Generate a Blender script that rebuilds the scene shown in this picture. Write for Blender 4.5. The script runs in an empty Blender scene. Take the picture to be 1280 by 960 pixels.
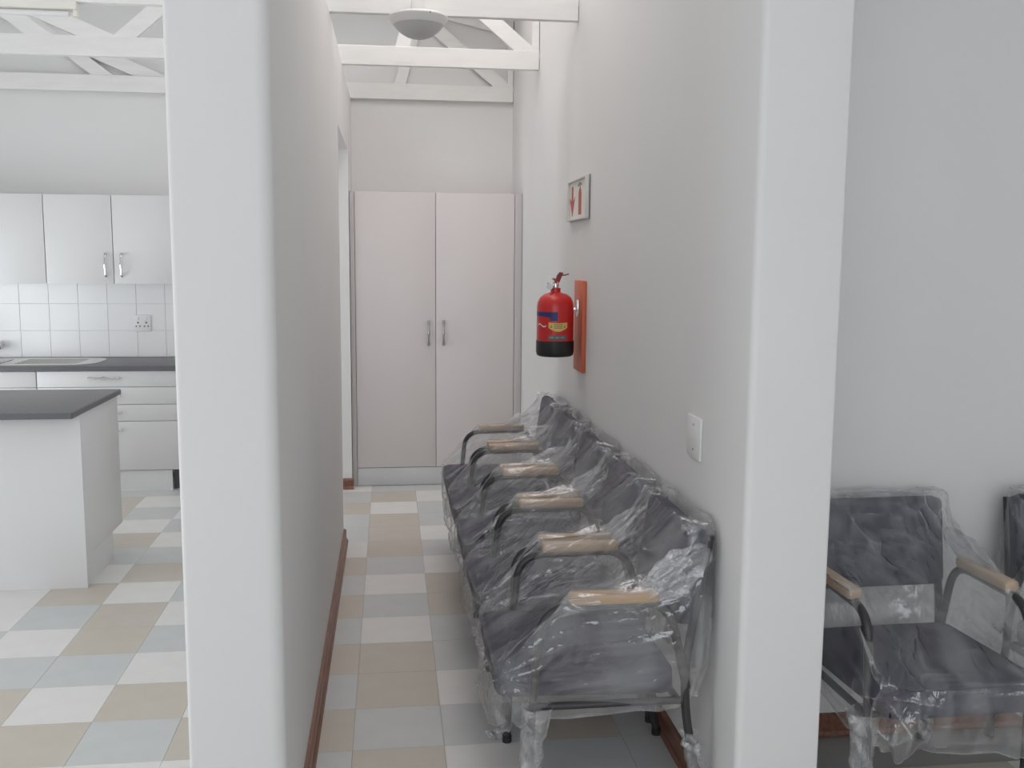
import bpy, bmesh, math, random
import numpy as np
from mathutils import Vector, Matrix

# ------------------------------------------------------------------ camera, world, light
S = bpy.context.scene
C = S.collection
F_PX, YAW, TILT, ROLL, CAM_H = 1224.0, 0.1248, 0.1275, 0.0075, 1.60
cd = bpy.data.cameras.new('camera'); cam = bpy.data.objects.new('camera', cd); C.objects.link(cam)
cd.sensor_width = 36.0; cd.lens = F_PX / 1280 * 36.0; cd.clip_start = 0.05
fw = Vector((math.sin(YAW)*math.cos(TILT), math.cos(YAW)*math.cos(TILT), -math.sin(TILT)))
rt = Vector((math.cos(YAW), -math.sin(YAW), 0)); up = rt.cross(fw)
rt, up = math.cos(ROLL)*rt + math.sin(ROLL)*up, -math.sin(ROLL)*rt + math.cos(ROLL)*up
m = Matrix((rt, up, -fw)).transposed().to_4x4(); m.translation = (0, 0, CAM_H)
cam.matrix_world = m
S.camera = cam

W = bpy.data.worlds.new('sky'); S.world = W; W.use_nodes = True
bg = W.node_tree.nodes['Background']; bg.inputs[0].default_value = (0.88, 0.93, 1.0, 1); bg.inputs[1].default_value = 1.8

S.view_settings.view_transform = 'Standard'; S.view_settings.look = 'None'
S.view_settings.gamma = 1.0; S.view_settings.use_curve_mapping = False
S.view_settings.exposure = 0.0
try:
    S.cycles.transparent_max_bounces = 40
    S.cycles.max_bounces = 14; S.cycles.diffuse_bounces = 7
except Exception: pass

def ceil_z(x): return 4.1 - 0.2113*abs(x + 2.6)      # underside of the pitched ceiling
def area(name, loc, target, sx, sy, power, col):
    d = bpy.data.lights.new(name, 'AREA'); d.shape = 'RECTANGLE'; d.size = sx; d.size_y = sy
    d.energy = power; d.color = col
    o = bpy.data.objects.new(name, d); C.objects.link(o); o.location = loc
    o.rotation_euler = (Vector(target) - Vector(loc)).to_track_quat('-Z', 'Y').to_euler()
    return o
# daylight through the windows of the shell: kitchen window (left wall), hall windows behind the viewer; the kitchen roof lamp is added
area('daylight_sliding_door', (-4.02, 2.3, 1.1), (0, 2.3, 1.1), 3.2, 1.95, 34, (0.95, 0.975, 1.0))
area('daylight_kitchen_window', (-4.02, 6.0, 0.85), (0, 6.0, 0.85), 1.2, 1.4, 25, (0.93, 0.97, 1.0))
area('daylight_corridor_rooflight', (0.325, 5.1, ceil_z(0.325)+0.36), (0.325, 5.1, 0), 1.0, 3.3, 20, (1.0, 0.86, 0.78))
area('added_kitchen_rooflight', (-1.9, 5.1, ceil_z(-1.9)+0.36), (-1.9, 5.1, 0), 0.95, 2.75, 6, (0.97, 0.985, 1.0))  # unseen roof lamp added to brighten the kitchen floor
area('daylight_hall_windows', (-0.2, -3.12, 1.75), (-0.2, 5, 1.75), 6.6, 1.7, 28, (0.955, 0.972, 1.0))

# ------------------------------------------------------------------ materials
MATS = {}
def mat(name, col, rough=0.5, metal=0.0, var=0.0, vscale=3.0, bump=0.0, bscale=60.0, spec=0.5, stretch=None):
    if name in MATS: return MATS[name]
    M = bpy.data.materials.new(name); M.use_nodes = True
    nt = M.node_tree; N = nt.nodes; L = nt.links; b = N['Principled BSDF']
    b.inputs['Base Color'].default_value = (*col, 1); b.inputs['Roughness'].default_value = rough
    b.inputs['Metallic'].default_value = metal
    b.inputs['Specular IOR Level'].default_value = spec
    tc = N.new('ShaderNodeTexCoord'); src = tc.outputs['Object']
    if stretch:
        mp = N.new('ShaderNodeMapping'); mp.inputs['Scale'].default_value = stretch
        L.new(src, mp.inputs['Vector']); src = mp.outputs[0]
    if var > 0:
        n = N.new('ShaderNodeTexNoise'); n.inputs['Scale'].default_value = vscale; n.inputs['Detail'].default_value = 5
        L.new(src, n.inputs['Vector'])
        r = N.new('ShaderNodeValToRGB')
        r.color_ramp.elements[0].position = 0.3; r.color_ramp.elements[1].position = 0.7
        r.color_ramp.elements[0].color = (*[c*(1-var) for c in col], 1)
        r.color_ramp.elements[1].color = (*[min(1, c*(1+var)) for c in col], 1)
        L.new(n.outputs['Fac'], r.inputs['Fac']); L.new(r.outputs['Color'], b.inputs['Base Color'])
    if bump > 0:
        n2 = N.new('ShaderNodeTexNoise'); n2.inputs['Scale'].default_value = bscale; n2.inputs['Detail'].default_value = 4
        L.new(src, n2.inputs['Vector'])
        bp = N.new('ShaderNodeBump'); bp.inputs['Strength'].default_value = bump; bp.inputs['Distance'].default_value = 0.004
        L.new(n2.outputs['Fac'], bp.inputs['Height']); L.new(bp.outputs['Normal'], b.inputs['Normal'])
    MATS[name] = M; return M

PAINT   = mat('wall_paint', (0.735, 0.73, 0.722), 0.62, var=0.015, vscale=1.5, bump=0.05, bscale=45, spec=0.3)
CEIL    = mat('ceiling_board', (0.82, 0.82, 0.81), 0.7, var=0.02)
TRUSSW  = mat('white_painted_timber', (0.80, 0.795, 0.775), 0.45, var=0.03, vscale=4, bump=0.08, bscale=25, stretch=(1, 8, 8))
SKIRT   = mat('brown_skirting_wood', (0.20, 0.088, 0.058), 0.35, var=0.25, vscale=6, stretch=(12, 1.5, 12))
MELA    = mat('grey_melamine', (0.685, 0.685, 0.68), 0.4, var=0.01)
WARD    = mat('wardrobe_melamine', (0.70, 0.655, 0.65), 0.42, var=0.01)
JAMB    = mat('wardrobe_jamb', (0.55, 0.525, 0.52), 0.5)
PLINTH  = mat('plinth_aluminium', (0.66, 0.66, 0.67), 0.35, metal=0.15)
RECSHADE = mat('painted_recess_shade', (0.12, 0.12, 0.13), 0.6)
COUNTER = mat('dark_grey_laminate', (0.135, 0.132, 0.14), 0.38, var=0.22, vscale=160)
CEDGE   = mat('dark_grey_edging', (0.11, 0.112, 0.12), 0.4)
GTILE   = mat('white_glazed_tile', (0.88, 0.88, 0.88), 0.14, var=0.01)
GROUT   = mat('tile_grout', (0.78, 0.78, 0.77), 0.8)
STEEL   = mat('brushed_steel', (0.62, 0.62, 0.60), 0.25, metal=1.0)
CHROME  = mat('chrome', (0.75, 0.75, 0.75), 0.12, metal=1.0)
NICKEL  = mat('satin_nickel', (0.42, 0.41, 0.41), 0.28, metal=1.0)
PLASTW  = mat('white_plastic', (0.80, 0.80, 0.79), 0.35)
SOCKH   = mat('socket_hole', (0.03, 0.03, 0.03), 0.6)
SCREW   = mat('grey_screw', (0.28, 0.28, 0.28), 0.4, metal=0.5)
FABRIC  = mat('navy_fabric', (0.018, 0.018, 0.045), 0.85, var=0.25, vscale=90, bump=0.25, bscale=400, spec=0.2)
TUBE    = mat('dark_grey_steel_tube', (0.035, 0.034, 0.035), 0.35, spec=0.5)
RUBBER  = mat('rubber_foot', (0.02, 0.02, 0.02), 0.7)
ARMW    = mat('pale_beech_armrest', (0.50, 0.355, 0.235), 0.5, var=0.1, vscale=8, stretch=(8, 1, 8))
RED     = mat('red_enamel', (0.56, 0.022, 0.022), 0.28)
REDDK   = mat('dark_red_lever', (0.22, 0.02, 0.025), 0.35)
BLACK   = mat('black_rubber', (0.016, 0.015, 0.017), 0.45)
BOARD   = mat('orange_red_backboard', (0.60, 0.135, 0.06), 0.5, var=0.06, vscale=12)
YEL     = mat('yellow_label', (0.72, 0.50, 0.14), 0.5)
BLUE    = mat('blue_label', (0.02, 0.03, 0.16), 0.45)
GREYL   = mat('grey_label', (0.13, 0.12, 0.13), 0.5)
SIGNW   = mat('ivory_sign_face', (0.74, 0.71, 0.64), 0.45)
SIGNF   = mat('sign_frame', (0.66, 0.65, 0.62), 0.4)
SIGNE   = mat('sign_edge_dark_grey', (0.22, 0.21, 0.20), 0.5)  # dark grey of the sign's thin edge and the hose print
SIGNR   = mat('sign_red_print', (0.46, 0.07, 0.07), 0.5)
GLASSF  = mat('white_opal_diffuser', (0.50, 0.50, 0.49), 0.35)
FIXW    = mat('white_fitting', (0.70, 0.69, 0.67), 0.4)
BATT    = mat('cream_batten', (0.78, 0.76, 0.70), 0.4)
FT_W = mat('vinyl_off_white', (0.745, 0.73, 0.705), 0.36, var=0.025, vscale=9)
FT_G = mat('vinyl_blue_grey', (0.575, 0.585, 0.575), 0.36, var=0.03, vscale=9)
FT_B = mat('vinyl_beige', (0.56, 0.512, 0.443), 0.36, var=0.03, vscale=9)
SLAB = mat('floor_screed', (0.36, 0.35, 0.33), 0.8)

def film_mat(name, haze0, haze1, gloss=0.10, rough=0.13, scale=7.0):
    M = bpy.data.materials.new(name); M.use_nodes = True
    nt = M.node_tree; N = nt.nodes; L = nt.links; N.remove(N['Principled BSDF'])
    out = [n for n in N if n.type == 'OUTPUT_MATERIAL'][0]
    tc = N.new('ShaderNodeTexCoord')
    mp = N.new('ShaderNodeMapping'); mp.inputs['Scale'].default_value = (2.2, 0.8, 1.0); mp.inputs['Rotation'].default_value = (0.5, 0.35, 0.5)
    L.new(tc.outputs['Object'], mp.inputs['Vector'])
    nz = N.new('ShaderNodeTexNoise'); nz.inputs['Scale'].default_value = scale; nz.inputs['Detail'].default_value = 6; nz.inputs['Distortion'].default_value = 0.8
    L.new(mp.outputs[0], nz.inputs['Vector'])
    rp = N.new('ShaderNodeMapRange'); rp.inputs['From Min'].default_value = 0.42; rp.inputs['From Max'].default_value = 0.74
    rp.inputs['To Min'].default_value = haze0; rp.inputs['To Max'].default_value = haze1
    L.new(nz.outputs['Fac'], rp.inputs['Value'])
    at_ = N.new('ShaderNodeAttribute'); at_.attribute_name = 'fold'      # folded film lies double and looks milkier; bright crease streaks are painted in too
    ma = N.new('ShaderNodeMath'); ma.operation = 'MULTIPLY_ADD'; ma.inputs[1].default_value = 0.6; ma.use_clamp = True
    L.new(at_.outputs['Fac'], ma.inputs[0]); L.new(rp.outputs[0], ma.inputs[2])
    n2 = N.new('ShaderNodeTexNoise'); n2.inputs['Scale'].default_value = scale*3.2; n2.inputs['Detail'].default_value = 3; n2.inputs['Distortion'].default_value = 1.2
    L.new(mp.outputs[0], n2.inputs['Vector'])
    bp = N.new('ShaderNodeBump'); bp.inputs['Strength'].default_value = 0.55; bp.inputs['Distance'].default_value = 0.012
    L.new(n2.outputs['Fac'], bp.inputs['Height'])
    tr = N.new('ShaderNodeBsdfTransparent'); tr.inputs[0].default_value = (0.965, 0.968, 0.97, 1)
    df = N.new('ShaderNodeBsdfDiffuse'); df.inputs[0].default_value = (0.78, 0.79, 0.80, 1)
    tl = N.new('ShaderNodeBsdfTranslucent'); tl.inputs[0].default_value = (0.78, 0.79, 0.80, 1)
    dm = N.new('ShaderNodeMixShader'); dm.inputs[0].default_value = 0.4
    L.new(df.outputs[0], dm.inputs[1]); L.new(tl.outputs[0], dm.inputs[2])
    m1 = N.new('ShaderNodeMixShader'); L.new(ma.outputs[0], m1.inputs[0]); L.new(tr.outputs[0], m1.inputs[1]); L.new(dm.outputs[0], m1.inputs[2])
    gl = N.new('ShaderNodeBsdfGlossy'); gl.inputs['Roughness'].default_value = rough; gl.inputs[0].default_value = (1, 1, 1, 1)
    L.new(bp.outputs[0], gl.inputs['Normal'])
    m2 = N.new('ShaderNodeMixShader'); m2.inputs[0].default_value = gloss
    L.new(m1.outputs[0], m2.inputs[1]); L.new(gl.outputs[0], m2.inputs[2])
    L.new(m2.outputs[0], out.inputs['Surface'])
    return M
FILM  = film_mat('clear_plastic_film', 0.032, 0.30, gloss=0.125, rough=0.07, scale=5.0)
FILM3 = film_mat('gathered_plastic_film', 0.08, 0.36, gloss=0.13, rough=0.10, scale=14)
FILM2 = film_mat('bunched_plastic_film', 0.22, 0.60, gloss=0.14, scale=16)

# ------------------------------------------------------------------ mesh helpers
def finish(name, bm, material, parent=None, smooth_angle=38, mats=None):
    bmesh.ops.recalc_face_normals(bm, faces=bm.faces)
    a = math.radians(smooth_angle)
    for e in bm.edges:
        e.smooth = (len(e.link_faces) == 2 and e.calc_face_angle(9) < a)
    for f in bm.faces: f.smooth = True
    me = bpy.data.meshes.new(name); bm.to_mesh(me); bm.free()
    for mm in (mats or [material]): me.materials.append(mm)
    o = bpy.data.objects.new(name, me); C.objects.link(o)
    if parent is not None: o.parent = parent
    return o

def bx(bm, x0, x1, y0, y1, z0, z1, bev=0.0, seg=2, mi=0):
    g = bmesh.ops.create_cube(bm, size=1.0)
    vs = g['verts']
    for v in vs:
        v.co = Vector(((x0+x1)/2 + v.co.x*(x1-x0), (y0+y1)/2 + v.co.y*(y1-y0), (z0+z1)/2 + v.co.z*(z1-z0)))
    fs = {f for v in vs for f in v.link_faces}
    for f in fs: f.material_index = mi
    if bev > 0:
        es = list({e for v in vs for e in v.link_edges})
        bmesh.ops.bevel(bm, geom=es, offset=bev, segments=seg, profile=0.5, affect='EDGES')
    return bm

def box(name, x0, x1, y0, y1, z0, z1, material, parent=None, bev=0.0, seg=2):
    bm = bmesh.new(); bx(bm, x0, x1, y0, y1, z0, z1, bev, seg)
    return finish(name, bm, material, parent)

def tube(bm, pts, r, n=10, cap=True):
    pts = [Vector(p) for p in pts]
    rs = r if isinstance(r, (list, tuple)) else [r]*len(pts)
    rings = []; prev = None
    for i, p in enumerate(pts):
        d = (pts[min(i+1, len(pts)-1)] - pts[max(i-1, 0)]).normalized()
        if prev is None:
            a = Vector((0, 0, 1)) if abs(d.z) < 0.9 else Vector((1, 0, 0))
            u = d.cross(a).normalized()
        else:
            u = (prev - d*prev.dot(d)).normalized()
        prev = u; v = d.cross(u)
        rings.append([bm.verts.new(p + rs[i]*(math.cos(2*math.pi*k/n)*u + math.sin(2*math.pi*k/n)*v)) for k in range(n)])
    for a, b in zip(rings, rings[1:]):
        for k in range(n): bm.faces.new((a[k], a[(k+1) % n], b[(k+1) % n], b[k]))
    if cap:
        bm.faces.new(rings[0][::-1]); bm.faces.new(rings[-1])
    return bm

def bend(pts, rad, n=5):
    """round the inner corners of a polyline"""
    P = [Vector(p) for p in pts]; out = [P[0]]
    for i in range(1, len(P)-1):
        a, b, c = P[i-1], P[i], P[i+1]
        d1 = (a-b); d2 = (c-b); r = min(rad, d1.length*0.48, d2.length*0.48)
        p1 = b + d1.normalized()*r; p2 = b + d2.normalized()*r
        for k in range(n+1):
            t = k/n; out.append((1-t)**2*p1 + 2*t*(1-t)*b + t*t*p2)
    out.append(P[-1]); return out

def lathe(bm, prof, cx=0, cy=0, n=32, mi=None):
    rings = []
    for r, z in prof:
        if r < 1e-5: rings.append([bm.verts.new((cx, cy, z))])
        else: rings.append([bm.verts.new((cx+r*math.cos(2*math.pi*k/n), cy+r*math.sin(2*math.pi*k/n), z)) for k in range(n)])
    for j, (a, b) in enumerate(zip(rings, rings[1:])):
        for k in range(n):
            k2 = (k+1) % n
            if len(a) == 1 and len(b) == 1: continue
            if len(a) == 1: f = bm.faces.new((a[0], b[k2], b[k]))
            elif len(b) == 1: f = bm.faces.new((a[k], a[k2], b[0]))
            else: f = bm.faces.new((a[k], a[k2], b[k2], b[k]))
            if mi: f.material_index = mi[j]
    return bm

def prism(bm, poly, lo, hi, axis='z'):
    """extrude a polygon of 2D points between lo and hi along an axis (z: xy, y: xz, x: yz)"""
    def P(a, b, h):
        return {'z': (a, b, h), 'y': (a, h, b), 'x': (h, a, b)}[axis]
    A = [bm.verts.new(P(a, b, lo)) for a, b in poly]; B = [bm.verts.new(P(a, b, hi)) for a, b in poly]
    n = len(poly)
    bm.faces.new(A[::-1]); bm.faces.new(B)
    for i in range(n): bm.faces.new((A[i], A[(i+1) % n], B[(i+1) % n], B[i]))
    return bm

def rounded(poly, radii, n=8):
    out = []
    m_ = len(poly)
    for i in range(m_):
        a, b, c = Vector(poly[i-1]), Vector(poly[i]), Vector(poly[(i+1) % m_]); r = radii[i]
        if r <= 0: out.append(tuple(b)); continue
        d1 = (a-b).normalized(); d2 = (c-b).normalized()
        cen = b + d1*r + d2*r; 
        for k in range(n+1):
            t = k/n*math.pi/2
            out.append(tuple(cen - d2*r*math.cos(t) - d1*r*math.sin(t)))
    return out

def thing(name, label, cat, loc=(0, 0, 0), rz=0, group=None):
    o = bpy.data.objects.new(name, None); C.objects.link(o); o.empty_display_size = 0.1
    o.location = loc; o.rotation_euler = (0, 0, rz); o['label'] = label; o['category'] = cat
    if group: o['group'] = group
    return o
def tag(o, label, cat, group=None):
    o['label'] = label; o['category'] = cat
    if group: o['group'] = group
    return o
def struct(o):
    o['kind'] = 'structure'; return o
# ------------------------------------------------------------------ room dimensions
XL, XLB = -0.268, -0.502          # partition: corridor face, kitchen face
XR, XRB = 0.922, 1.157            # right corridor wall: corridor face, side-room face
YF = 2.41                         # front ends of both walls
YB = 7.42                         # back wall
YSR = 3.005                       # side-room back wall
ZT = 2.74                         # truss bottom = partition top
KX, HX, HY = -4.1, 4.1, -3.2      # kitchen outer wall, hall right wall, hall front wall

# back wall (gable shape)
bm = bmesh.new()
prism(bm, [(KX, 0), (XRB, 0), (XRB, ceil_z(XRB)), (-2.6, ceil_z(-2.6)), (KX, ceil_z(KX))], YB, YB+0.2, 'y')
wall_back = struct(finish('wall_back', bm, PAINT))
# left partition with the doorway
bm = bmesh.new()
prism(bm, rounded([(XLB, 2.365), (XL, 2.365), (XL, 5.47), (XLB, 5.47)], [0.012, 0.034, 0.006, 0.006]), 0, ZT)
bx(bm, XLB, XL, 5.47, 6.76, 2.31, ZT)
bx(bm, XLB, XL, 6.76, YB, 0, ZT)
struct(finish('wall_left', bm, PAINT))
# right corridor wall
bm = bmesh.new()
pts = rounded([(XR, YF), (XRB, YF), (XRB, YB), (XR, YB)], [0.02, 0.008, 0, 0])
A = [bm.verts.new((x, y, 0)) for x, y in pts]; B = [bm.verts.new((x, y, ceil_z(x))) for x, y in pts]
bm.faces.new(A[::-1]); bm.faces.new(B)
for i in range(len(pts)): bm.faces.new((A[i], A[(i+1) % len(pts)], B[(i+1) % len(pts)], B[i]))
struct(finish('wall_right', bm, PAINT))
# side-room back wall
bm = bmesh.new(); prism(bm, [(XRB, 0), (HX, 0), (HX, ceil_z(HX)), (XRB, ceil_z(XRB))], YSR, YSR+0.2, 'y')
struct(finish('wall_side_room', bm, PAINT))
# kitchen outer wall with window opening
def wall_with_window(name, x0, x1, y0, y1, ztop, axis, a0, a1, z0, z1):
    bm = bmesh.new()
    if axis == 'y':
        bx(bm, x0, x1, y0, a0, 0, ztop); bx(bm, x0, x1, a1, y1, 0, ztop)
        bx(bm, x0, x1, a0, a1, 0, z0); bx(bm, x0, x1, a0, a1, z1, ztop)
    else:
        bx(bm, x0, a0, y0, y1, 0, ztop); bx(bm, a1, x1, y0, y1, 0, ztop)
        bx(bm, a0, a1, y0, y1, 0, z0); bx(bm, a0, a1, y0, y1, z1, ztop)
    return struct(finish(name, bm, PAINT))
bm = bmesh.new()
bx(bm, KX-0.2, KX, HY, 0.65, 0, 2.8); bx(bm, KX-0.2, KX, 6.65, YB+0.2, 0, 2.8)
bx(bm, KX-0.2, KX, 0.65, 3.95, 0, 0.08); bx(bm, KX-0.2, KX, 0.65, 3.95, 2.12, 2.8)
bx(bm, KX-0.2, KX, 3.95, 5.35, 0, 2.8); bx(bm, KX-0.2, KX, 5.35, 6.65, 0, 0.08); bx(bm, KX-0.2, KX, 5.35, 6.65, 1.62, 2.8)
bx(bm, KX-0.2, KX, HY, YB+0.2, 2.8, ceil_z(KX))
struct(finish('wall_kitchen', bm, PAINT))
wall_with_window('wall_front', KX, HX, HY-0.2, HY, 2.64, 'x', -3.6, 3.2, 0.85, 2.6)
struct(box('wall_hall_right', HX, HX+0.2, HY-0.2, YSR+0.2, 0, ceil_z(HX), PAINT))
def window(name, x0, x1, y0, y1, z0, z1, n):
    bm = bmesh.new(); t = 0.05
    along_y = (y1-y0) > (x1-x0)
    L0, L1 = (y0, y1) if along_y else (x0, x1)
    def seg(a0, a1, b0, b1):
        if along_y: bx(bm, x0, x1, a0, a1, b0, b1)
        else: bx(bm, a0, a1, y0, y1, b0, b1)
    seg(L0, L1, z0, z0+t); seg(L0, L1, z1-t, z1)
    for i in range(n+1):
        a = L0 + (L1-L0-t)*i/n; seg(a, a+t, z0+t, z1-t)
    return struct(finish(name, bm, PLASTW))
window('window_1', KX-0.14, KX-0.09, 0.65, 3.95, 0.08, 2.12, 3)
window('window_4', KX-0.14, KX-0.09, 5.35, 6.65, 0.08, 1.62, 2)
window('window_2', -3.6, 3.2, HY-0.14, HY-0.09, 0.85, 2.6, 5)
# ceiling following the roof slope
bm = bmesh.new()
Y0, Y1 = HY-0.2, YB+0.2
WELLS = ((-2.4, -1.4, 3.7, 6.5), (-0.2, 0.85, 3.4, 6.8))  # unseen roof openings; the kitchen one is added for light on its floor
def slab(xa, xb, ya, yb):
    prism(bm, [(xa, ceil_z(xa)), (xb, ceil_z(xb)), (xb, ceil_z(xb)+0.1), (xa, ceil_z(xa)+0.1)], ya, yb, 'y')
x = KX-0.2; slab(x, -2.6, Y0, Y1); x = -2.6
for xa, xb, ya, yb in WELLS:
    slab(x, xa, Y0, Y1); slab(xa, xb, Y0, ya); slab(xa, xb, yb, Y1); x = xb
    top = ceil_z(xa)+0.5
    for p in ((xa-0.05, xa, ya-0.05, yb+0.05), (xb, xb+0.05, ya-0.05, yb+0.05), (xa, xb, ya-0.05, ya), (xa, xb, yb, yb+0.05)):  # shaft walls added out of view to limit how far the rooflight spreads
        bx(bm, *p, ceil_z(p[1])+0.08, top)
slab(x, HX+0.2, Y0, Y1)
struct(finish('ceiling', bm, CEIL))
for i, (xa, xb, ya, yb) in enumerate(WELLS):
    bm = bmesh.new(); zt = ceil_z(xa)+0.43; ym = (ya+yb)/2
    for p in ((xa, xa+0.05, ya, yb), (xb-0.05, xb, ya, yb), (xa+0.05, xb-0.05, ya, ya+0.05), (xa+0.05, xb-0.05, yb-0.05, yb), (xa+0.05, xb-0.05, ym-0.025, ym+0.025)):
        bx(bm, *p, zt, zt+0.06)
    struct(finish('window_%d' % (5-2*i), bm, PLASTW))  # the kitchen frame belongs to the added rooflight

# ------------------------------------------------------------------ floor of vinyl squares
floor = struct(box('floor', KX-0.2, HX+0.2, HY-0.2, YB+0.2, -0.12, -0.004, SLAB))
T = 0.3; GX, GY = -0.132, 3.063
known = {}
def rows(c, r0, s):
    for i, ch in enumerate(s): known[(c, r0+i)] = ch
rows(0, -1, 'BGBBWGWGBBBWBG'); rows(1, -1, 'WGWGGBBWGWGGWG'); rows(-1, -1, 'GBGBGBGBWGGBGW')
rows(-4, 0, 'BWGBBWBGWGWGB'); rows(-3, -1, 'WGBWGWGWBGWBG'); rows(-2, 0, 'BWGBGWGWBGBW')
rows(-5, 1, 'BGWGBWGBWGWG'); rows(-6, 1, 'WBGWWBGWGBBGW'); rows(2, -1, 'GBGBWGWBGWGBWG')
rng = random.Random(5)
tile_mesh = {}
def tile_me(ch):
    if ch not in tile_mesh:
        bm = bmesh.new(); h = T/2-0.0006
        bx(bm, -h, h, -h, h, -0.004, 0)
        me = bpy.data.meshes.new('floor_tile'); bm.to_mesh(me); bm.free()
        me.materials.append({'W': FT_W, 'G': FT_G, 'B': FT_B}[ch]); tile_mesh[ch] = me
    return tile_mesh[ch]
rest = bmesh.new(); shown = 0
for c in range(-13, 14):
    for r in range(-21, 15):
        x0, y0 = GX + c*T, GY + r*T; xc, yc = x0+T/2, y0+T/2
        if x0+T > HX or x0 < KX or y0+T > YB or y0 < HY: continue
        if x0+T > XR and y0+T > YSR and not (x0 < XR): continue
        ch = known.get((c, r)) or rng.choice('WGB')
        kitchen = -8 <= c <= -2 and r >= -1
        corridor = -1 <= c <= 3 and r >= -1 and x0 < XR
        side = 4 <= c <= 9 and -3 <= r <= -1
        if kitchen or corridor or side:
            o = bpy.data.objects.new('floor_tile', tile_me(ch)); C.objects.link(o)
            o.location = (xc, yc, 0); o.parent = floor; shown += 1
        else:
            bx(rest, x0+0.0006, x0+T-0.0006, y0+0.0006, y0+T-0.0006, -0.004, 0, mi='WGB'.index(ch))
o = finish('floor_tile_field', rest, None, floor, mats=[FT_W, FT_G, FT_B]); o['kind'] = 'stuff'

# ------------------------------------------------------------------ skirtings
def skirting(name, p0, p1, nrm, h=0.075, t=0.016):
    """profile swept from p0 to p1, nrm = direction into the room"""
    bm = bmesh.new()
    prof = [(0, 0), (t+0.009, 0), (t+0.009, 0.008), (t+0.004, 0.017), (t, 0.020), (t, h-0.010), (t-0.005, h-0.002), (0, h)]
    p0, p1, nrm = Vector((*p0, 0)), Vector((*p1, 0)), Vector((*nrm, 0))
    a = [bm.verts.new(p0 + nrm*x + Vector((0, 0, z))) for x, z in prof]
    b = [bm.verts.new(p1 + nrm*x + Vector((0, 0, z))) for x, z in prof]
    n = len(prof)
    bm.faces.new(a); bm.faces.new(b[::-1])
    for i in range(n): bm.faces.new((a[i], b[i], b[(i+1) % n], a[(i+1) % n]))
    return struct(finish(name, bm, SKIRT, smooth_angle=20))
skirting('baseboard_left', (XL, 2.4), (XL, 5.47), (1, 0))
skirting('baseboard_right', (XR, YF+0.02), (XR, 6.82), (-1, 0))
skirting('baseboard_doorway', (XLB, 6.76), (XL+0.012, 6.76), (0, -1))
skirting('baseboard_side_room', (XRB, YSR), (HX, YSR), (0, -1))

# ------------------------------------------------------------------ white splashback tiles (parts of the back wall)
ZC = 0.866
bm = bmesh.new(); bx(bm, -3.6, XLB, YB-0.004, YB, ZC, 1.42)
finish('grout_bed', bm, GROUT, wall_back)
tm = {}
for zi, (z0, z1) in enumerate(((ZC+0.002, 1.059), (1.061, 1.253), (1.255, 1.415))):
    bm = bmesh.new(); bx(bm, -0.0995, 0.0995, -0.004, 0.004, z0, z1, 0.0012, 1)
    me = bpy.data.meshes.new('wall_tile'); bm.to_mesh(me); bm.free(); me.materials.append(GTILE)
    for f in me.polygons: f.use_smooth = False
    for k in range(15):
        xc = -0.716 - 0.2016*k
        o = bpy.data.objects.new('wall_tile', me); C.objects.link(o); o.location = (xc, YB-0.006, 0); o.parent = wall_back

# ------------------------------------------------------------------ handles
def bow_handle(parent, cx, y, cz, length=0.13, vertical=True, material=CHROME):
    """bow handle standing 25 mm proud of a front that faces -y"""
    bm = bmesh.new(); h = length/2
    pts = []; rs = []
    for i in range(17):
        t = -1 + 2*i/16
        off = 0.006 + 0.022*(1-t*t)**0.6
        rr = 0.0062 + 0.004*math.exp(-(t/0.18)**2) + 0.0035*math.exp(-((abs(t)-1)/0.2)**2)
        a = t*h
        pts.append((cx, y-off, cz+a) if vertical else (cx+a, y-off, cz)); rs.append(rr)
    tube(bm, pts, rs, 8)
    for s in (-1, 1):
        p = (cx, y, cz+s*h*0.96) if vertical else (cx+s*h*0.96, y, cz)
        q = (p[0], y-0.010, p[2])
        tube(bm, [p, q], [0.009, 0.006], 8)
    return finish('handle', bm, material, parent)

# ------------------------------------------------------------------ wardrobe at the corridor end
YW = 6.83
w = thing('wardrobe', 'tall built-in two-door cupboard of pinkish-grey board closing the corridor end', 'wardrobe')
box('carcass', XL+0.004, XR-0.004, YW+0.022, YB-0.003, 0.13, 2.045, WARD, w)
box('jamb', XL+0.003, -0.234, YW-0.004, YW+0.022, 0.0, 2.045, JAMB, w, 0.002)
box('jamb', 0.869, XR-0.003, YW-0.004, YW+0.022, 0.0, 2.045, JAMB, w, 0.002)
box('plinth', -0.232, 0.867, YW+0.006, YW+0.022, 0.003, 0.128, PLINTH, w, 0.001)
for x0, x1, hx in ((-0.231, 0.3165, 0.270), (0.3205, 0.866, 0.372)):
    d = box('door', x0, x1, YW, YW+0.018, 0.132, 2.043, WARD, w, 0.002)
    bow_handle(d, hx, YW, 1.082, 0.165, True, NICKEL)

# ------------------------------------------------------------------ kitchen wall cabinets
YC = 7.09
def wall_cab(x0, x1, label, doors, handles):
    t = thing('wall_cabinet', label, 'cabinet', group='kitchen wall cabinets')
    box('carcass', x0+0.001, x1-0.001, YC+0.02, YB-0.011, 1.411, 2.005, MELA, t)
    for (a, b), hx in zip(doors, handles):
        d = box('door', a+0.0025, b-0.0025, YC, YC+0.018, 1.406, 2.01, MELA, t, 0.0015)
        if hx is not None: bow_handle(d, hx, YC, 1.535, 0.155)
XA = -2.332; XM = -1.886
wall_cab(XA, -1.44, 'pale grey two-door wall cupboard above the double socket', [(XA, XM), (XM, -1.44)], [XM-0.05, XM+0.055])
wall_cab(-3.22, XA-0.001, 'pale grey wall cupboard above the sink and its tap', [(-3.22, -2.776), (-2.776, XA)], [-2.826, -2.72])

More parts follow.
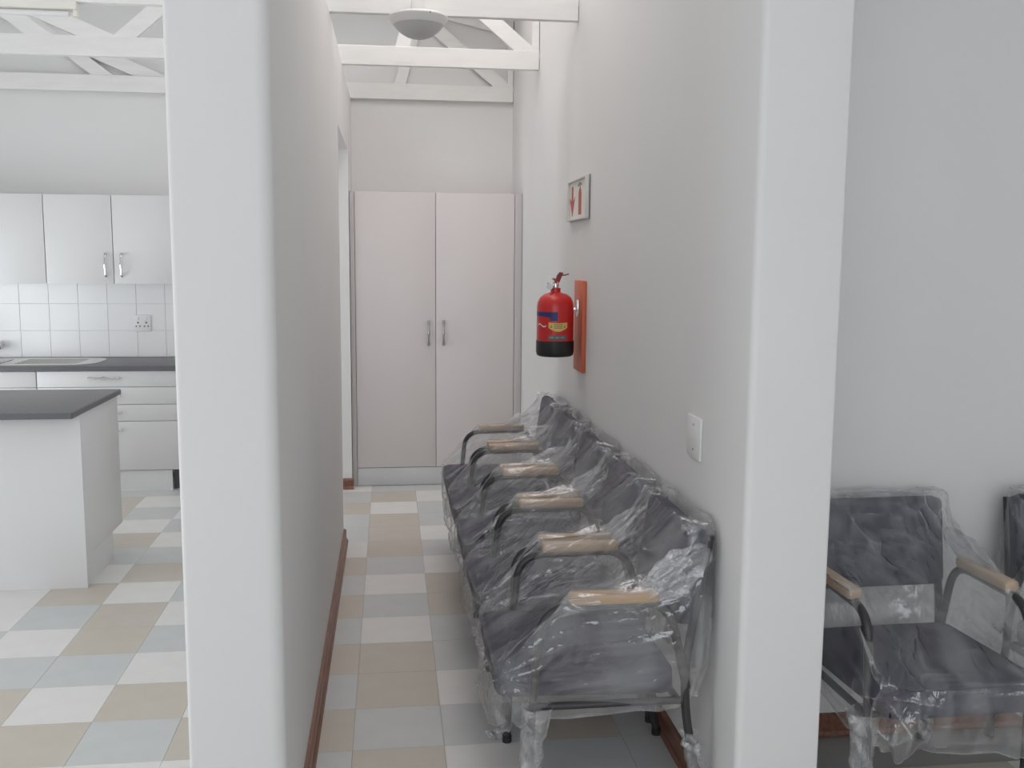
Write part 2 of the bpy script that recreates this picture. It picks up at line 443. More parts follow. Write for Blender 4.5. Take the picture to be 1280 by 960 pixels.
# ------------------------------------------------------------------ base units, worktop, sink
YK = 6.815
def base_body(t, x0, x1):
    box('carcass', x0+0.001, x1-0.001, YK+0.02, YB-0.005, 0.145, 0.834, MELA, t)
du = thing('drawer_unit', 'pale grey base unit of four drawers under the worktop', 'cabinet', group='kitchen base cabinets')
X0, X1 = -2.338, -1.438
base_body(du, X0, X1)
for z0, z1 in ((0.722, 0.828), (0.603, 0.719), (0.488, 0.600), (0.150, 0.485)):
    d = box('drawer', X0+0.0025, X1-0.0025, YK, YK+0.018, z0, z1, MELA, du, 0.0015)
    zc = 0.783 if z0 > 0.7 else z1-0.055 if z0 < 0.2 else (z0+z1)/2+0.004
    bow_handle(d, -1.905, YK, zc, 0.20, False)
box('plinth', X0+0.002, -1.49, YK+0.016, YK+0.032, 0.0, 0.144, MELA, du)
box('recess_shade', -1.4895, -1.443, YK+0.075, YK+0.09, 0.0, 0.143, RECSHADE, du)  # dark strip standing in for the shade in the gap past the plinth
su = thing('sink_unit', 'pale grey base unit under the steel sink', 'cabinet', group='kitchen base cabinets')
base_body(su, -3.24, X0-0.002)
box('fascia', -3.24+0.002, X0-0.005, YK, YK+0.018, 0.722, 0.828, MELA, su, 0.0015)
for a, b, hx in ((-3.24, -2.79, -2.84), (-2.79, X0-0.002, -2.74)):
    d = box('door', a+0.0025, b-0.0025, YK, YK+0.018, 0.150, 0.719, MELA, su, 0.0015)
    bow_handle(d, hx, YK, 0.62, 0.13)
box('plinth', -3.24, X0-0.002, YK+0.016, YK+0.032, 0.0, 0.144, MELA, su)

wt = thing('worktop', 'long dark grey laminate worktop along the tiled kitchen wall', 'worktop')
bm = bmesh.new(); bx(bm, -3.26, -1.40, 6.795, YB-0.011, 0.836, ZC, 0.006, 3)
finish('slab', bm, COUNTER, wt)
box('edging', -3.255, -1.405, 6.7925, 6.796, 0.839, ZC-0.004, CEDGE, wt)

sk = thing('kitchen_sink', 'stainless steel inset sink with rounded drainer let into the dark worktop', 'sink')
bm = bmesh.new()
prism(bm, rounded([(-3.15, 6.87), (-1.99, 6.87), (-1.99, 7.33), (-3.15, 7.33)], [0.05, 0.14, 0.14, 0.05]), ZC+0.0005, ZC+0.004)
finish('drainer', bm, STEEL, sk)
bm = bmesh.new()
o_ = rounded([(-3.10, 6.92), (-2.62, 6.92), (-2.62, 7.28), (-3.10, 7.28)], [0.07]*4)
a = [bm.verts.new((x, y, ZC+0.006)) for x, y in o_]
b = [bm.verts.new((-2.86+(x+2.86)*0.96, 7.1+(y-7.1)*0.96, ZC+0.0055)) for x, y in o_]
c_ = [bm.verts.new((-2.86+(x+2.86)*0.9, 7.1+(y-7.1)*0.9, ZC+0.0045)) for x, y in o_]
for p, q in ((a, b), (b, c_)):
    for i in range(len(p)): bm.faces.new((p[i], p[(i+1) % len(p)], q[(i+1) % len(p)], q[i]))
bm.faces.new(c_)
finish('bowl', bm, STEEL, sk)
bm = bmesh.new()
for k in range(6):
    y = 6.95 + k*0.055
    tube(bm, [(-2.52, y, ZC+0.004), (-2.12, y, ZC+0.004)], 0.004, 6)
finish('drainer_ribs', bm, STEEL, sk)

tp = thing('wall_tap', 'chrome wall-mounted tap above the sink', 'tap')
bm = bmesh.new()
tube(bm, [(-2.78, YB-0.010, 0.962), (-2.78, YB-0.02, 0.962), (-2.78, YB-0.022, 0.962), (-2.78, YB-0.06, 0.962)], [0.032, 0.030, 0.017, 0.017], 16)
tube(bm, [(-2.74, YB-0.075, 0.962), (-2.76, YB-0.075, 0.962), (-2.82, YB-0.075, 0.962), (-2.95, YB-0.075, 0.962)], [0.030, 0.033, 0.020, 0.018], 16)
finish('body', bm, CHROME, tp)
bm = bmesh.new(); tube(bm, bend([(-2.95, YB-0.075, 0.965), (-2.95, YB-0.09, 1.09), (-2.95, YB-0.28, 1.09), (-2.95, YB-0.28, 1.03)], 0.07), 0.011, 10)
finish('spout', bm, CHROME, tp)

so = thing('double_socket', 'white double power socket on the white tiles above the dark worktop', 'socket')
sx, sz = -1.787, 1.113
box('plate', sx-0.061, sx+0.061, YB-0.020, YB-0.0105, sz-0.061, sz+0.061, PLASTW, so, 0.003)
for s in (-0.029, 0.029):
    bm = bmesh.new()
    for dx, dz, r in ((0, 0.004, 0.0062), (-0.013, -0.022, 0.0052), (0.013, -0.022, 0.0052)):
        tube(bm, [(sx+s+dx, YB-0.0206, sz+dz), (sx+s+dx, YB-0.0195, sz+dz)], r, 12)
    finish('pin_holes', bm, SOCKH, so)
    box('rocker_switch', sx+s-0.008, sx+s+0.008, YB-0.024, YB-0.0195, sz+0.022, sz+0.045, PLASTW, so, 0.002)

# ------------------------------------------------------------------ kitchen island
IX = -1.462
isl = thing('island_unit', 'pale grey kitchen island unit with plain back panel down to the floor', 'cabinet')
box('back_panel', -2.95, IX, 4.80, 4.818, 0.0, 0.853, MELA, isl, 0.001)
box('carcass', -2.93, IX-0.001, 4.819, 5.44, 0.15, 0.853, MELA, isl, 0.001)
box('plinth', -2.90, IX-0.006, 4.819, 5.28, 0.0, 0.149, MELA, isl)
for a in (-2.93, -2.44, -1.95):
    d = box('door', a+0.002, min(a+0.488, IX-0.002), 5.441, 5.459, 0.152, 0.851, MELA, isl, 0.001)
iw = thing('island_worktop', 'dark grey laminate top overhanging the kitchen island', 'worktop')
bm = bmesh.new(); bx(bm, -3.0, -1.448, 4.645, 5.475, 0.854, 0.884, 0.005, 3)
finish('slab', bm, COUNTER, iw)
box('edging', -2.995, -1.453, 4.6425, 4.6465, 0.857, 0.880, CEDGE, iw)
box('edging', -1.4495, -1.4455, 4.65, 5.47, 0.857, 0.880, CEDGE, iw)

# ------------------------------------------------------------------ roof trusses
def bar(bm, p, q, y, wdt=0.09, th=0.036):
    p, q = Vector(p), Vector(q); d = (q-p).normalized(); n = Vector((-d.y, d.x))*wdt/2
    poly = [tuple(p+n), tuple(p-n), tuple(q-n), tuple(q+n)]
    prism(bm, poly, y-th/2, y+th/2, 'y')
def top_z(x): return ceil_z(x) - 0.035
def truss(y, label):
    t = thing('roof_truss', label, 'truss', group='white roof trusses')
    zc = ZT + 0.003
    box('bottom_chord', KX+0.003, XR-0.003, y-0.02, y+0.02, zc, zc+0.112, TRUSSW, t, 0.002, 1)
    for xa, xb in ((KX+0.005, -2.6), (-2.6, XR-0.005)):
        bm = bmesh.new(); prism(bm, [(xa, top_z(xa)-0.11), (xb, top_z(xb)-0.11), (xb, top_z(xb)), (xa, top_z(xa))], y-0.02, y+0.02, 'y')
        finish('top_chord', bm, TRUSSW, t)
    box('end_post', XR-0.045, XR-0.004, y-0.018, y+0.018, zc+0.112, top_z(XR)-0.11, TRUSSW, t)
    zb = zc + 0.10
    off = [0]
    def web(x0, slope, wdt=0.09):
        off[0] += 1; yy = y + (-0.006, -0.003, 0.0, 0.003, 0.006, -0.0045)[off[0] % 6]
        # climbs from the bottom chord until it meets the top chord
        dr = 1 if slope > 0 else -1; x0 -= dr*0.045/abs(slope); x, z = x0, zb-0.045; s = 0.005*(1 if slope > 0 else -1)/max(1, abs(slope)/2)
        while z < top_z(x)-0.09 and KX < x < XR: x += s; z += abs(slope*s)
        bm = bmesh.new(); bar(bm, (x0, zb-0.045), (x, z), yy, wdt, 0.026)
        finish('web', bm, TRUSSW, t)
    web(0.852, -0.81); web(0.085, 3.4, 0.08)
    web(-1.53, 0.87); web(-1.63, -0.42); web(-1.97, -0.76); web(-0.85, -2.2); web(-3.4, -1.2)
    for x in (-1.58, -1.99, 0.09):
        box('nail_plate', x-0.07, x+0.07, y-0.0215, y-0.0202, zc+0.02, zc+0.105, TRUSSW, t)
truss(YB-0.024, 'white timber roof truss lying against the back wall')
truss(6.13, 'white timber roof truss between the back wall truss and the one with lights')
truss(4.87, 'white timber roof truss carrying the bowl light and the batten')

# bowl light on the near truss
bl = thing('bowl_light', 'white bowl-shaped light fitting fixed to the roof truss above the corridor', 'light fitting', (0.143, 4.705, ZT))
bm = bmesh.new(); lathe(bm, [(0, -0.034), (0.126, -0.034), (0.134, -0.038), (0.137, -0.045), (0.134, -0.053), (0.117, -0.078), (0.112, -0.078), (0.0, -0.07)], n=48)
finish('body', bm, FIXW, bl)
bm = bmesh.new(); lathe(bm, [(0.1155, -0.077), (0.100, -0.097), (0.080, -0.114), (0.056, -0.128), (0.028, -0.137), (0, -0.140)], n=48)
finish('diffuser', bm, GLASSF, bl)
bm = bmesh.new(); bx(bm, -0.03, 0.03, 0.02, 0.1445, -0.034, 0.05, 0.004); finish('bracket', bm, FIXW, bl)
bm = bmesh.new(); tube(bm, [(0.05, -0.124, -0.046), (0.05, -0.129, -0.046)], 0.004, 8); finish('screw', bm, SCREW, bl)
# batten under the near truss
ba = thing('light_batten', 'cream fluorescent batten fitting under the truss over the kitchen', 'light fitting')
box('housing', -2.62, -1.40, 4.835, 4.895, ZT-0.032, ZT+0.002, BATT, ba, 0.004)
bm = bmesh.new(); tube(bm, [(-2.58, 4.865, ZT-0.047), (-1.44, 4.865, ZT-0.047)], 0.013, 12); finish('tube', bm, PLASTW, ba)
for x in (-2.60, -1.41):
    box('lamp_holder', x-0.01, x+0.01, 4.845, 4.885, ZT-0.062, ZT-0.032, BATT, ba, 0.003)

# ------------------------------------------------------------------ right wall: sign, extinguisher, plate
sg = thing('fire_sign', 'framed ivory sign with red arrow and extinguisher above the fire extinguisher', 'sign')
y0, y1, z0, z1 = 4.50, 5.00, 1.787, 1.988
box('frame_back', XR-0.006, XR-0.001, y0, y1, z0, z1, SIGNE, sg)
bm = bmesh.new()
bx(bm, XR-0.022, XR-0.006, y0, y0+0.03, z0, z1, 0.003); bx(bm, XR-0.022, XR-0.006, y1-0.03, y1, z0, z1, 0.003)
bx(bm, XR-0.022, XR-0.006, y0+0.03, y1-0.03, z0, z0+0.012, 0.003); bx(bm, XR-0.022, XR-0.006, y0+0.03, y1-0.03, z1-0.012, z1, 0.003)
finish('frame', bm, SIGNF, sg)
face = box('face', XR-0.010, XR-0.006, y0+0.03, y1-0.03, z0+0.012, z1-0.012, SIGNW, sg)
def flat(name, poly, x, material, parent):
    bm = bmesh.new(); prism(bm, poly, x-0.0008, x, 'x'); return finish(name, bm, material, parent)
xf = XR-0.0101; ya = 4.895
flat('arrow_print', [(ya+0.022, 1.955), (ya-0.022, 1.955), (ya-0.022, 1.882), (ya-0.075, 1.905), (ya, 1.808), (ya+0.075, 1.905), (ya+0.022, 1.882)][::-1], xf, SIGNR, face)
ye = 4.70
flat('extinguisher_print', [(ye-0.035, 1.812), (ye+0.035, 1.812), (ye+0.035, 1.915), (ye+0.02, 1.935), (ye-0.02, 1.935), (ye-0.035, 1.915)], xf, SIGNR, face)
flat('hose_print', [(ye-0.012, 1.935), (ye+0.012, 1.935), (ye+0.012, 1.952), (ye+0.055, 1.945), (ye+0.055, 1.957), (ye+0.01, 1.968), (ye-0.045, 1.957), (ye-0.045, 1.950), (ye-0.012, 1.952)], xf, SIGNE, face)

bd = tag(box('backboard', XR-0.021, XR-0.0005, 4.545, 4.75, 1.062, 1.497, BOARD, None, 0.003), 'orange-red wooden board on the wall behind the fire extinguisher', 'board')

ex = thing('fire_extinguisher', 'red fire extinguisher with black base hanging on the orange board', 'fire extinguisher', (0.787, 4.63, 1.137))
bm = bmesh.new(); lathe(bm, [(0, 0.055), (0.0875, 0.055), (0.0885, 0.07), (0.0885, 0.235), (0.085, 0.258), (0.074, 0.280), (0.055, 0.295), (0.032, 0.303), (0.024, 0.306), (0.024, 0.325), (0, 0.325)], n=48)
finish('cylinder', bm, RED, ex)
bm = bmesh.new(); lathe(bm, [(0, 0.002), (0.078, 0.0), (0.087, 0.006), (0.091, 0.02), (0.091, 0.075), (0.0885, 0.076)], n=48)
finish('base_boot', bm, BLACK, ex)
bm = bmesh.new(); lathe(bm, [(0, 0.315), (0.020, 0.315), (0.020, 0.322), (0.014, 0.325), (0.016, 0.350), (0.013, 0.356), (0, 0.356)], n=20)
tube(bm, [(-0.012, -0.004, 0.335), (-0.036, -0.012, 0.335)], 0.009, 12)
va = finish('valve', bm, CHROME, ex)
bm = bmesh.new(); tube(bm, [(-0.030, -0.022, 0.332), (-0.034, -0.034, 0.332)], 0.015, 20); finish('gauge', bm, CHROME, va)
bm = bmesh.new(); tube(bm, [(0.0, -0.01, 0.352), (-0.010, -0.03, 0.366), (-0.026, -0.06, 0.370)], [0.008, 0.006, 0.005], 8)
tube(bm, [(-0.028, -0.010, 0.345), (-0.045, -0.014, 0.349)], 0.003, 6)
finish('carry_handle', bm, CHROME, va)
bm = bmesh.new()
prism(bm, [(-0.004, 0.350), (0.016, 0.350), (0.030, 0.384), (0.036, 0.398), (0.018, 0.400), (0.006, 0.385)], -0.008, 0.008, 'y')
tube(bm, [(0.022, 0, 0.384), (0.045, -0.006, 0.387), (0.062, -0.008, 0.392)], [0.004, 0.003, 0.003], 8)
finish('lever', bm, REDDK, va)
bm = bmesh.new(); bx(bm, 0.084, 0.113, -0.014, 0.014, 0.215, 0.235, 0.003); bx(bm, 0.104, 0.1135, -0.02, 0.02, 0.19, 0.27, 0.002)
finish('hanging_bracket', bm, CHROME, ex)
def decal(name, a0, a1, zf0, zf1, r, material, n=14):
    bm = bmesh.new(); lo = []; hi = []
    for i in range(n+1):
        t = i/n; a = math.radians(a0+(a1-a0)*t)
        lo.append(bm.verts.new((r*math.cos(a), r*math.sin(a), zf0(t)))); hi.append(bm.verts.new((r*math.cos(a), r*math.sin(a), zf1(t))))
    for i in range(n): bm.faces.new((lo[i], lo[i+1], hi[i+1], hi[i]))
    return finish(name, bm, material, ex)
decal('blue_band', 180, 263, lambda t: 0.193-0.010*max(0, (t-0.55)/0.45), lambda t: 0.214, 0.0890, BLUE)
decal('blue_band_end', 246, 268, lambda t: 0.172, lambda t: 0.214, 0.0891, BLUE)
yl = decal('yellow_label', 240, 300, lambda t: 0.128-0.018*math.sin(math.pi*t)+0.012, lambda t: 0.166-0.004*math.sin(math.pi*t), 0.0890, YEL)
for c0 in (246, 288):
    decal('hazard_mark', c0, c0+5, lambda t: 0.141, lambda t: 0.141+0.013*(1-abs(2*t-1)), 0.0893, GREYL, 6)
for z_ in (0.138, 0.146, 0.154):
    decal('label_line', 257, 283, lambda t: z_, lambda t: z_+0.003, 0.0893, GREYL, 6)
decal('grey_label', 238, 298, lambda t: 0.082, lambda t: 0.106, 0.0890, GREYL)
for k in range(3):
    decal('label_line', 244+k*17, 256+k*17, lambda t: 0.091, lambda t: 0.098, 0.0892, SCREW, 4)
decal('white_print', 196, 232, lambda t: 0.148+0.006*math.sin(6*t), lambda t: 0.153+0.006*math.sin(6*t), 0.0891, FIXW)

pl = thing('blank_plate', 'white square blanking plate with two screws low on the grey wall', 'wall plate')
box('plate', XR-0.009, XR-0.0005, 2.778, 2.905, 1.002, 1.130, PLASTW, pl, 0.002)
for z_ in (1.028, 1.104):
    bm = bmesh.new(); tube(bm, [(XR-0.0098, 2.842, z_), (XR-0.0085, 2.842, z_)], 0.004, 12); finish('screw', bm, SCREW, pl)

# ------------------------------------------------------------------ chairs in plastic film
def z_edge(y):
    return np.interp(y, [-0.34, -0.30, -0.13, -0.05, 0.12, 0.20, 0.27, 0.34], [0.462, 0.475, 0.660, 0.682, 0.690, 0.75, 0.860, 0.868])

HWX, HWY = 0.274, 0.322
def film_cover(seed, hem=0.315):
    rg = np.random.default_rng(seed)
    # membrane over the chair: boundary on the outline, sagging under its weight, held up by seat, arms and back
    n = 64
    X, Y = np.meshgrid(np.linspace(-HWX, HWX, n), np.linspace(-HWY, HWY, n), indexing='ij')
    ob = np.full((n, n), 0.474)
    ob[(np.abs(X) > 0.228) & (Y > -0.115) & (Y < 0.155)] = 0.688
    bk = (np.abs(X) < 0.245) & (Y > 0.19)
    ob[bk] = np.interp(Y[bk], [0.19, 0.225, 0.33], [0.60, 0.868, 0.868])
    Z = np.maximum(z_edge(Y), ob)
    h = 2*HWX/(n-1); load = 1.2 + 1.0*rg.random()
    E = z_edge(Y)
    for it in range(900):
        Zn = Z.copy()
        Zn[1:-1, 1:-1] = 0.25*(Z[2:, 1:-1]+Z[:-2, 1:-1]+Z[1:-1, 2:]+Z[1:-1, :-2]) - load*h*h*0.25
        Zn[0] = E[0]; Zn[-1] = E[-1]; Zn[:, 0] = E[:, 0]; Zn[:, -1] = E[:, -1]
        Z = np.maximum(Zn, ob)
    def sample(x, y):
        fx = np.clip((x+HWX)/(2*HWX)*(n-1), 0, n-1.001); fy = np.clip((y+HWY)/(2*HWY)*(n-1), 0, n-1.001)
        i, j = fx.astype(int), fy.astype(int); a, b = fx-i, fy-j
        return Z[i, j]*(1-a)*(1-b)+Z[i+1, j]*a*(1-b)+Z[i, j+1]*(1-a)*b+Z[i+1, j+1]*a*b
    NT, RT, RS = 240, 56, 48
    th = np.linspace(0, 2*np.pi, NT, endpoint=False)
    e = 2/7.0
    ox = HWX*np.sign(np.cos(th))*np.abs(np.cos(th))**e; oy = HWY*np.sign(np.sin(th))*np.abs(np.sin(th))**e
    P = []
    for i in range(1, RT+1):
        s = i/RT; x, y = ox*s, oy*s
        P.append(np.stack([x, y, sample(x, y)], 1))
    ez = P[-1][:, 2]
    hemz = hem + 0.05*oy/HWY + 0.012*np.sin(3*th+rg.random()*6) + 0.010*np.sin(7*th+rg.random()*6)
    for j in range(1, RS+1):
        t = j/RS
        ins = 1 + 0.020*math.sin(math.pi*min(1, t*1.1)) - 0.07*max(0, t-0.8)/0.2
        P.append(np.stack([ox*ins, oy*ins, ez*(1-t)+hemz*t], 1))
    G = np.array(P)                                   # rings x NT x 3
    # creases
    du = np.roll(G, -1, 1)-np.roll(G, 1, 1); dv = np.gradient(G, axis=0)
    Nn = np.cross(du, dv); Nn /= np.linalg.norm(Nn, axis=2, keepdims=True)+1e-9
    def ridged(q, dirs, cnt, lo, hi, al):
        f = 0
        for k in range(cnt):
            d = dirs[rg.integers(len(dirs))]; d = d/np.linalg.norm(d)
            p = np.cross(d, rg.normal(size=3)); p /= np.linalg.norm(p)
            kk = p*rg.uniform(lo, hi) + d*rg.uniform(-al, al)
            f = f + np.sin(q@kk + rg.random()*6.28)
        f = f/math.sqrt(cnt)
        return np.clip(1-np.abs(f)*1.5, 0, 1)**2
    dirs = [np.array(v, float) for v in ((0.3, -1, -0.5), (-0.3, -1, -0.6), (0.9, -0.5, -0.6), (-0.9, -0.5, -0.6), (0.1, -0.3, -1))]
    amp = 0.35 + 0.65*np.clip(np.sin(G@rg.normal(size=3)*7+1)+np.sin(G@rg.normal(size=3)*9), 0, 1)
    R1 = ridged(G, dirs, 3, 25, 55, 4)*amp; R2 = ridged(G, dirs, 3, 60, 120, 8)
    # tension folds fanning out from the corners that hold the film
    FAN = 0
    Na = np.abs(Nn)
    for sx_ in (-1, 1):
        for ay, az, st in ((-0.11, 0.68, 1.0), (0.15, 0.69, 0.9), (0.30, 0.86, 1.0), (-0.31, 0.45, 1.3)):
            d = G - np.array([sx_*HWX*0.95, ay, az]); dist = np.linalg.norm(d, axis=2)
            for (p, q, w) in ((1, 2, 0), (0, 1, 2), (0, 2, 1)):
                ph = np.arctan2(d[..., q], d[..., p])
                ray = np.clip(1-np.abs(np.sin(ph*rg.integers(3, 8)+rg.random()*6.28+dist*rg.uniform(-3, 3)))*rg.uniform(4, 7), 0, 1)
                FAN = FAN + st*ray*np.exp(-dist/0.16)*np.clip(dist/0.03, 0, 1)*Na[..., w]**2
    D = 0.010*R1 + 0.004*R2 + 0.008*np.clip(FAN, 0, 1.2)
    FOLD = np.clip(0.40*R1**4 + 0.45*R2**5*amp + 0.75*np.clip(FAN, 0, 1)**1.5, 0, 1)  # whitens real folds and paints highlight streaks along the creases
    D += 0.006*np.sin(G@(rg.normal(size=3)*14)+2)
    ring = np.arange(G.shape[0])[:, None]
    tt = np.clip((ring-RT)/RS, 0, 1)
    D = D + tt*0.012*(np.sin(th*11+rg.random()*6)+0.6*np.sin(th*23+2+rg.random()*6))[None, :]*tt
    Nn = np.where((Nn*(G-np.array([0, 0, 0.5]))).sum(2, keepdims=True) < 0, -Nn, Nn)
    D = D - 0.009
    G = G + Nn*D[..., None]
    G[..., 0] = np.clip(G[..., 0], -0.2845, 0.2845)
    FOLD = np.clip(FOLD + 0.55*np.exp(-((1-tt)/0.05)**2), 0, 1)
    verts = [(0.0, 0.0, float(sample(np.array([0.0]), np.array([0.0]))[0]))] + [tuple(v) for v in G.reshape(-1, 3)]
    faces = [(0, 1+k, 1+(k+1) % NT) for k in range(NT)]
    R_ = G.shape[0]
    for i in range(R_-1):
        for k in range(NT):
            a = 1+i*NT; b = a+NT; k2 = (k+1) % NT
            faces.append((a+k, b+k, b+k2, a+k2))
    me = bpy.data.meshes.new('plastic_cover'); me.from_pydata(verts, [], faces); me.update()
    for f in me.polygons: f.use_smooth = True
    at_ = me.attributes.new('fold', 'FLOAT', 'POINT'); at_.data.foreach_set('value', np.concatenate([[0.0], FOLD.reshape(-1)]).astype(np.float32))
    me.materials.append(FILM)
    return me

def sleeve(seed, pts, r0, amp, nl=40, nc=22):
    """crumpled film sleeve around a leg"""
    rg = random.Random(seed); bm = bmesh.new()
    pts = [Vector(p) for p in pts]
    def at(t):
        f = t*(len(pts)-1); i = min(int(f), len(pts)-2); return pts[i].lerp(pts[i+1], f-i)
    ph = [rg.random()*6.28 for _ in range(6)]
    rings = []
    for j in range(nl+1):
        t = j/nl; c = at(t); row = []
        for k in range(nc):
            a = 2*math.pi*k/nc
            r = r0(t) + amp*(0.6*math.sin(3*a+9*t+ph[0])+0.4*math.sin(5*a-14*t+ph[1])+0.5*math.sin(2*a+25*t+ph[2])+0.35*math.sin(4*a+37*t+ph[3])) + 0.3*amp*rg.uniform(-1, 1)
            row.append(bm.verts.new(c+Vector((r*math.cos(a), r*math.sin(a), 0))))
        rings.append(row)
    for a, b in zip(rings, rings[1:]):
        for k in range(nc): bm.faces.new((a[k], a[(k+1) % nc], b[(k+1) % nc], b[k]))
    return bm

def soft_pad(bm, w, d, h, crown, rad=0.028, nx=14, ny=14):
    """upholstered block centred on the origin with crowned top and rounded rim"""
    bx(bm, -w/2, w/2, -d/2, d/2, -h/2, h/2)
    bmesh.ops.subdivide_edges(bm, edges=list(bm.edges), cuts=nx, use_grid_fill=True)
    for v in bm.verts:
        x, y, z = v.co
        ax, ay, az = w/2-rad, d/2-rad, h/2-rad
        q = Vector((max(-ax, min(ax, x)), max(-ay, min(ay, y)), max(-az, min(az, z))))
        dlt = Vector((x, y, z))-q
        if dlt.length > 1e-6:
            # map cube shell to rounded shell
            mx = max(abs(dlt.x), abs(dlt.y), abs(dlt.z)); dlt = dlt.normalized()*mx
        v.co = q + dlt
        if z > 0: v.co.z += crown*(1-(2*x/w)**2)*(1-(2*y/d)**2)
    return bm

proto = None
def build_chair(label, group):
    t = thing('armchair', label, 'chair', group=group)
    bm = bmesh.new(); soft_pad(bm, 0.485, 0.515, 0.092, 0.012)
    for v in bm.verts: v.co += Vector((0, -0.05, 0.414)); 
    for v in bm.verts: v.co.z -= 0.05*(v.co.y+0.05)*0.5
    finish('seat', bm, FABRIC, t, 60)
    bm = bmesh.new(); soft_pad(bm, 0.475, 0.285, 0.058, 0.008, 0.026)
    M = Matrix.Translation((0, 0.252, 0.705)) @ Matrix.Rotation(math.radians(-8), 4, 'X') @ Matrix.Rotation(math.radians(90), 4, 'X')
    bmesh.ops.transform(bm, matrix=M, verts=bm.verts)
    finish('backrest', bm, FABRIC, t, 60)
    for s in (-1, 1):
        x = 0.244*s
        bm = bmesh.new()
        tube(bm, bend([(x, -0.215, 0.012), (x, -0.205, 0.36), (x, -0.180, 0.640), (x, 0.180, 0.647), (x, 0.240, 0.39)], 0.085, 7), 0.0128, 12)
        lg = finish('front_leg', bm, TUBE, t)
        bm = bmesh.new(); tube(bm, [(x, -0.215, 0.0), (x, -0.215, 0.022)], 0.0155, 12); finish('foot_cap', bm, RUBBER, lg)
        bm = bmesh.new()
        tube(bm, bend([(x*0.985, 0.295, 0.012), (x*0.985, 0.225, 0.40), (x*0.955, 0.300, 0.83)], 0.14, 7), 0.0128, 12)
        rl = finish('rear_leg', bm, TUBE, t)
        bm = bmesh.new(); tube(bm, [(x*0.985, 0.295, 0.0), (x*0.985, 0.295, 0.022)], 0.0155, 12); finish('foot_cap', bm, RUBBER, rl)
        bm = bmesh.new(); bx(bm, x-0.022, x+0.022, -0.105, 0.148, 0.648, 0.681, 0.010, 3); finish('armrest', bm, ARMW, t)
    bm = bmesh.new()
    tube(bm, [(-0.25, -0.20, 0.352), (0.25, -0.20, 0.352)], 0.011, 10); tube(bm, [(-0.25, 0.215, 0.352), (0.25, 0.215, 0.352)], 0.011, 10)
    for s in (-1, 1): tube(bm, [(0.244*s, -0.205, 0.352), (0.244*s, 0.23, 0.352)], 0.011, 10)
    finish('seat_rails', bm, TUBE, t)
    return t
def copy_tree(o, parent=None):
    c = o.copy(); C.objects.link(c); c.parent = parent
    for ch in list(o.children): copy_tree(ch, c)
    return c
GR = 'film-wrapped armchairs'
labels = [
    'navy armchair wrapped in clear film, below the blanking plate, its legs bagged too',
    'navy film-wrapped armchair second in the corridor row from the blanking plate',
    'navy film-wrapped armchair in the middle of the corridor row of five',
    'navy film-wrapped armchair second from the cupboard in the corridor row',
    'navy film-wrapped armchair at the cupboard end of the corridor row']
proto = build_chair(labels[0], GR)
places = [((0.592, 2.825 + 0.572*k, 0), -math.pi/2 + a) for k, a in enumerate((0.0, 0.004, -0.003, 0.004, -0.004))]
places += [((1.542, 2.640, 0), math.radians(1.5)), ((2.262, 2.645, 0), math.radians(1))]
labels += ['navy armchair in glossy clear film beside the pillar, against the side-room wall',
           'navy film-wrapped armchair further along the side-room wall from the pillar']
chairs = [proto] + [copy_tree(proto) for _ in places[1:]]
for i, (ch, (loc, rz)) in enumerate(zip(chairs, places)):
    ch.location = loc; ch.rotation_euler = (0, 0, rz); ch['label'] = labels[i]
    o = bpy.data.objects.new('plastic_cover', film_cover(11+i)); C.objects.link(o); o.parent = ch
    o['label'] = 'clear crinkled plastic film'
# film sleeves on the legs of three bagged legs
def leg_bag(chair, seed, pts, r0, amp):
    o = finish('leg_wrap', sleeve(seed, pts, r0, amp), FILM2, chair, 80); o['label'] = 'bunched clear film around the leg'
leg_bag(chairs[0], 1, [(0.252, -0.212, 0.004), (0.252, -0.207, 0.2), (0.25, -0.19, 0.36)], lambda t: 0.022+0.022*t*t, 0.006)
leg_bag(chairs[0], 2, [(0.248, 0.294, 0.004), (0.248, 0.262, 0.2), (0.248, 0.25, 0.26)], lambda t: 0.024-0.004*t, 0.007)
leg_bag(chairs[5], 3, [(-0.252, -0.212, 0.004), (-0.252, -0.207, 0.2), (-0.25, -0.19, 0.36)], lambda t: 0.021+0.024*t*t, 0.006)
leg_bag(chairs[5], 4, [(0.248, 0.294, 0.004), (0.248, 0.27, 0.12)], lambda t: 0.021, 0.005)

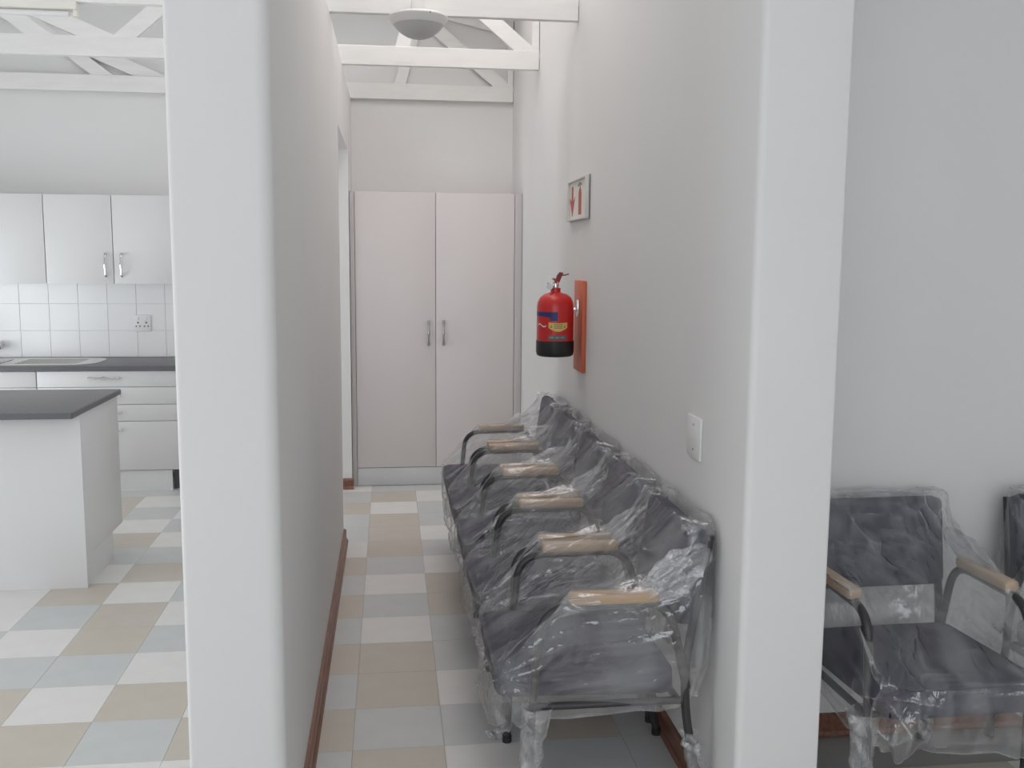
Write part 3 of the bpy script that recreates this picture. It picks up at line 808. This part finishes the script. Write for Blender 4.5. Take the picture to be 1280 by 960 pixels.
# film bunched up between armrest and back
def bunch(chair, seed, c, axis, length, r, sq=0.55):
    """gathered film: a spindle of folds running along an axis in the side plane, flattened towards the chair"""
    rg = random.Random(seed); bm = bmesh.new(); ax = Vector(axis).normalized()
    u = Vector((1, 0, 0)); v_ = ax.cross(u).normalized(); nl, nc = 44, 56; rings = []
    ph = [rg.random()*6.28 for _ in range(5)]
    for i in range(nl+1):
        t = -1+2*i/nl; row = []
        env = (1-abs(t)**2.4)**0.6*0.9+0.06
        for k in range(nc):
            a = 2*math.pi*k/nc
            f = 1 + 0.16*(1-2*abs(math.sin(3*a+1.4*t+ph[0]))) + 0.12*(1-2*abs(math.sin(5*a-2.2*t+ph[1]))) + 0.10*math.sin(2*a+5*t+ph[2]) + 0.05*math.sin(9*a+8*t+ph[3])
            p = Vector(c) + ax*t*length + (u*math.cos(a)*sq + v_*math.sin(a))*r*env*f
            p.x = max(-0.284, min(0.284, p.x)); p.y = min(0.318, p.y)
            row.append(bm.verts.new(p))
        rings.append(row)
    for a_, b_ in zip(rings, rings[1:]):
        for k in range(nc): bm.faces.new((a_[k], a_[(k+1) % nc], b_[(k+1) % nc], b_[k]))
    o = finish('film_bunch', bm, FILM3, chair, 80); o['label'] = 'bunched-up clear film'
bunch(chairs[0], 5, (0.245, 0.195, 0.722), (0, 0.85, 0.62), 0.125, 0.058)
bunch(chairs[5], 6, (-0.235, 0.20, 0.705), (0, 0.5, 0.85), 0.11, 0.060)
bunch(chairs[5], 7, (0.250, 0.11, 0.698), (0, 0.95, 0.25), 0.15, 0.045)
bunch(chairs[1], 10, (0.235, 0.19, 0.70), (0, 0.85, 0.55), 0.11, 0.045)
bunch(chairs[2], 8, (0.22, 0.20, 0.715), (0, 0.9, 0.5), 0.12, 0.05)
bunch(chairs[3], 11, (0.22, 0.15, 0.70), (0, 0.95, 0.3), 0.14, 0.045)
bunch(chairs[4], 9, (-0.235, 0.16, 0.695), (0, 0.95, 0.3), 0.13, 0.055)
bunch(chairs[4], 12, (0.235, 0.13, 0.70), (0, 0.95, 0.3), 0.13, 0.045)

# scrap of film by the leg
rg = random.Random(3); bm = bmesh.new()
bmesh.ops.create_icosphere(bm, subdivisions=3, radius=1.0)
for v in bm.verts:
    p = v.co.copy(); k = 1 + 0.35*math.sin(7*p.x+3*p.y)+0.3*math.sin(9*p.y-5*p.z+1)
    v.co = Vector((p.x*0.030*k, p.y*0.020*k, max(0.0, (p.z+0.55)*0.013*k)))
o = finish('plastic_scrap', bm, FILM2, None, 80); o.location = (0.345, 3.10, 0.0005)
tag(o, 'crumpled scrap of clear film on the floor beside a chair leg', 'plastic scrap')
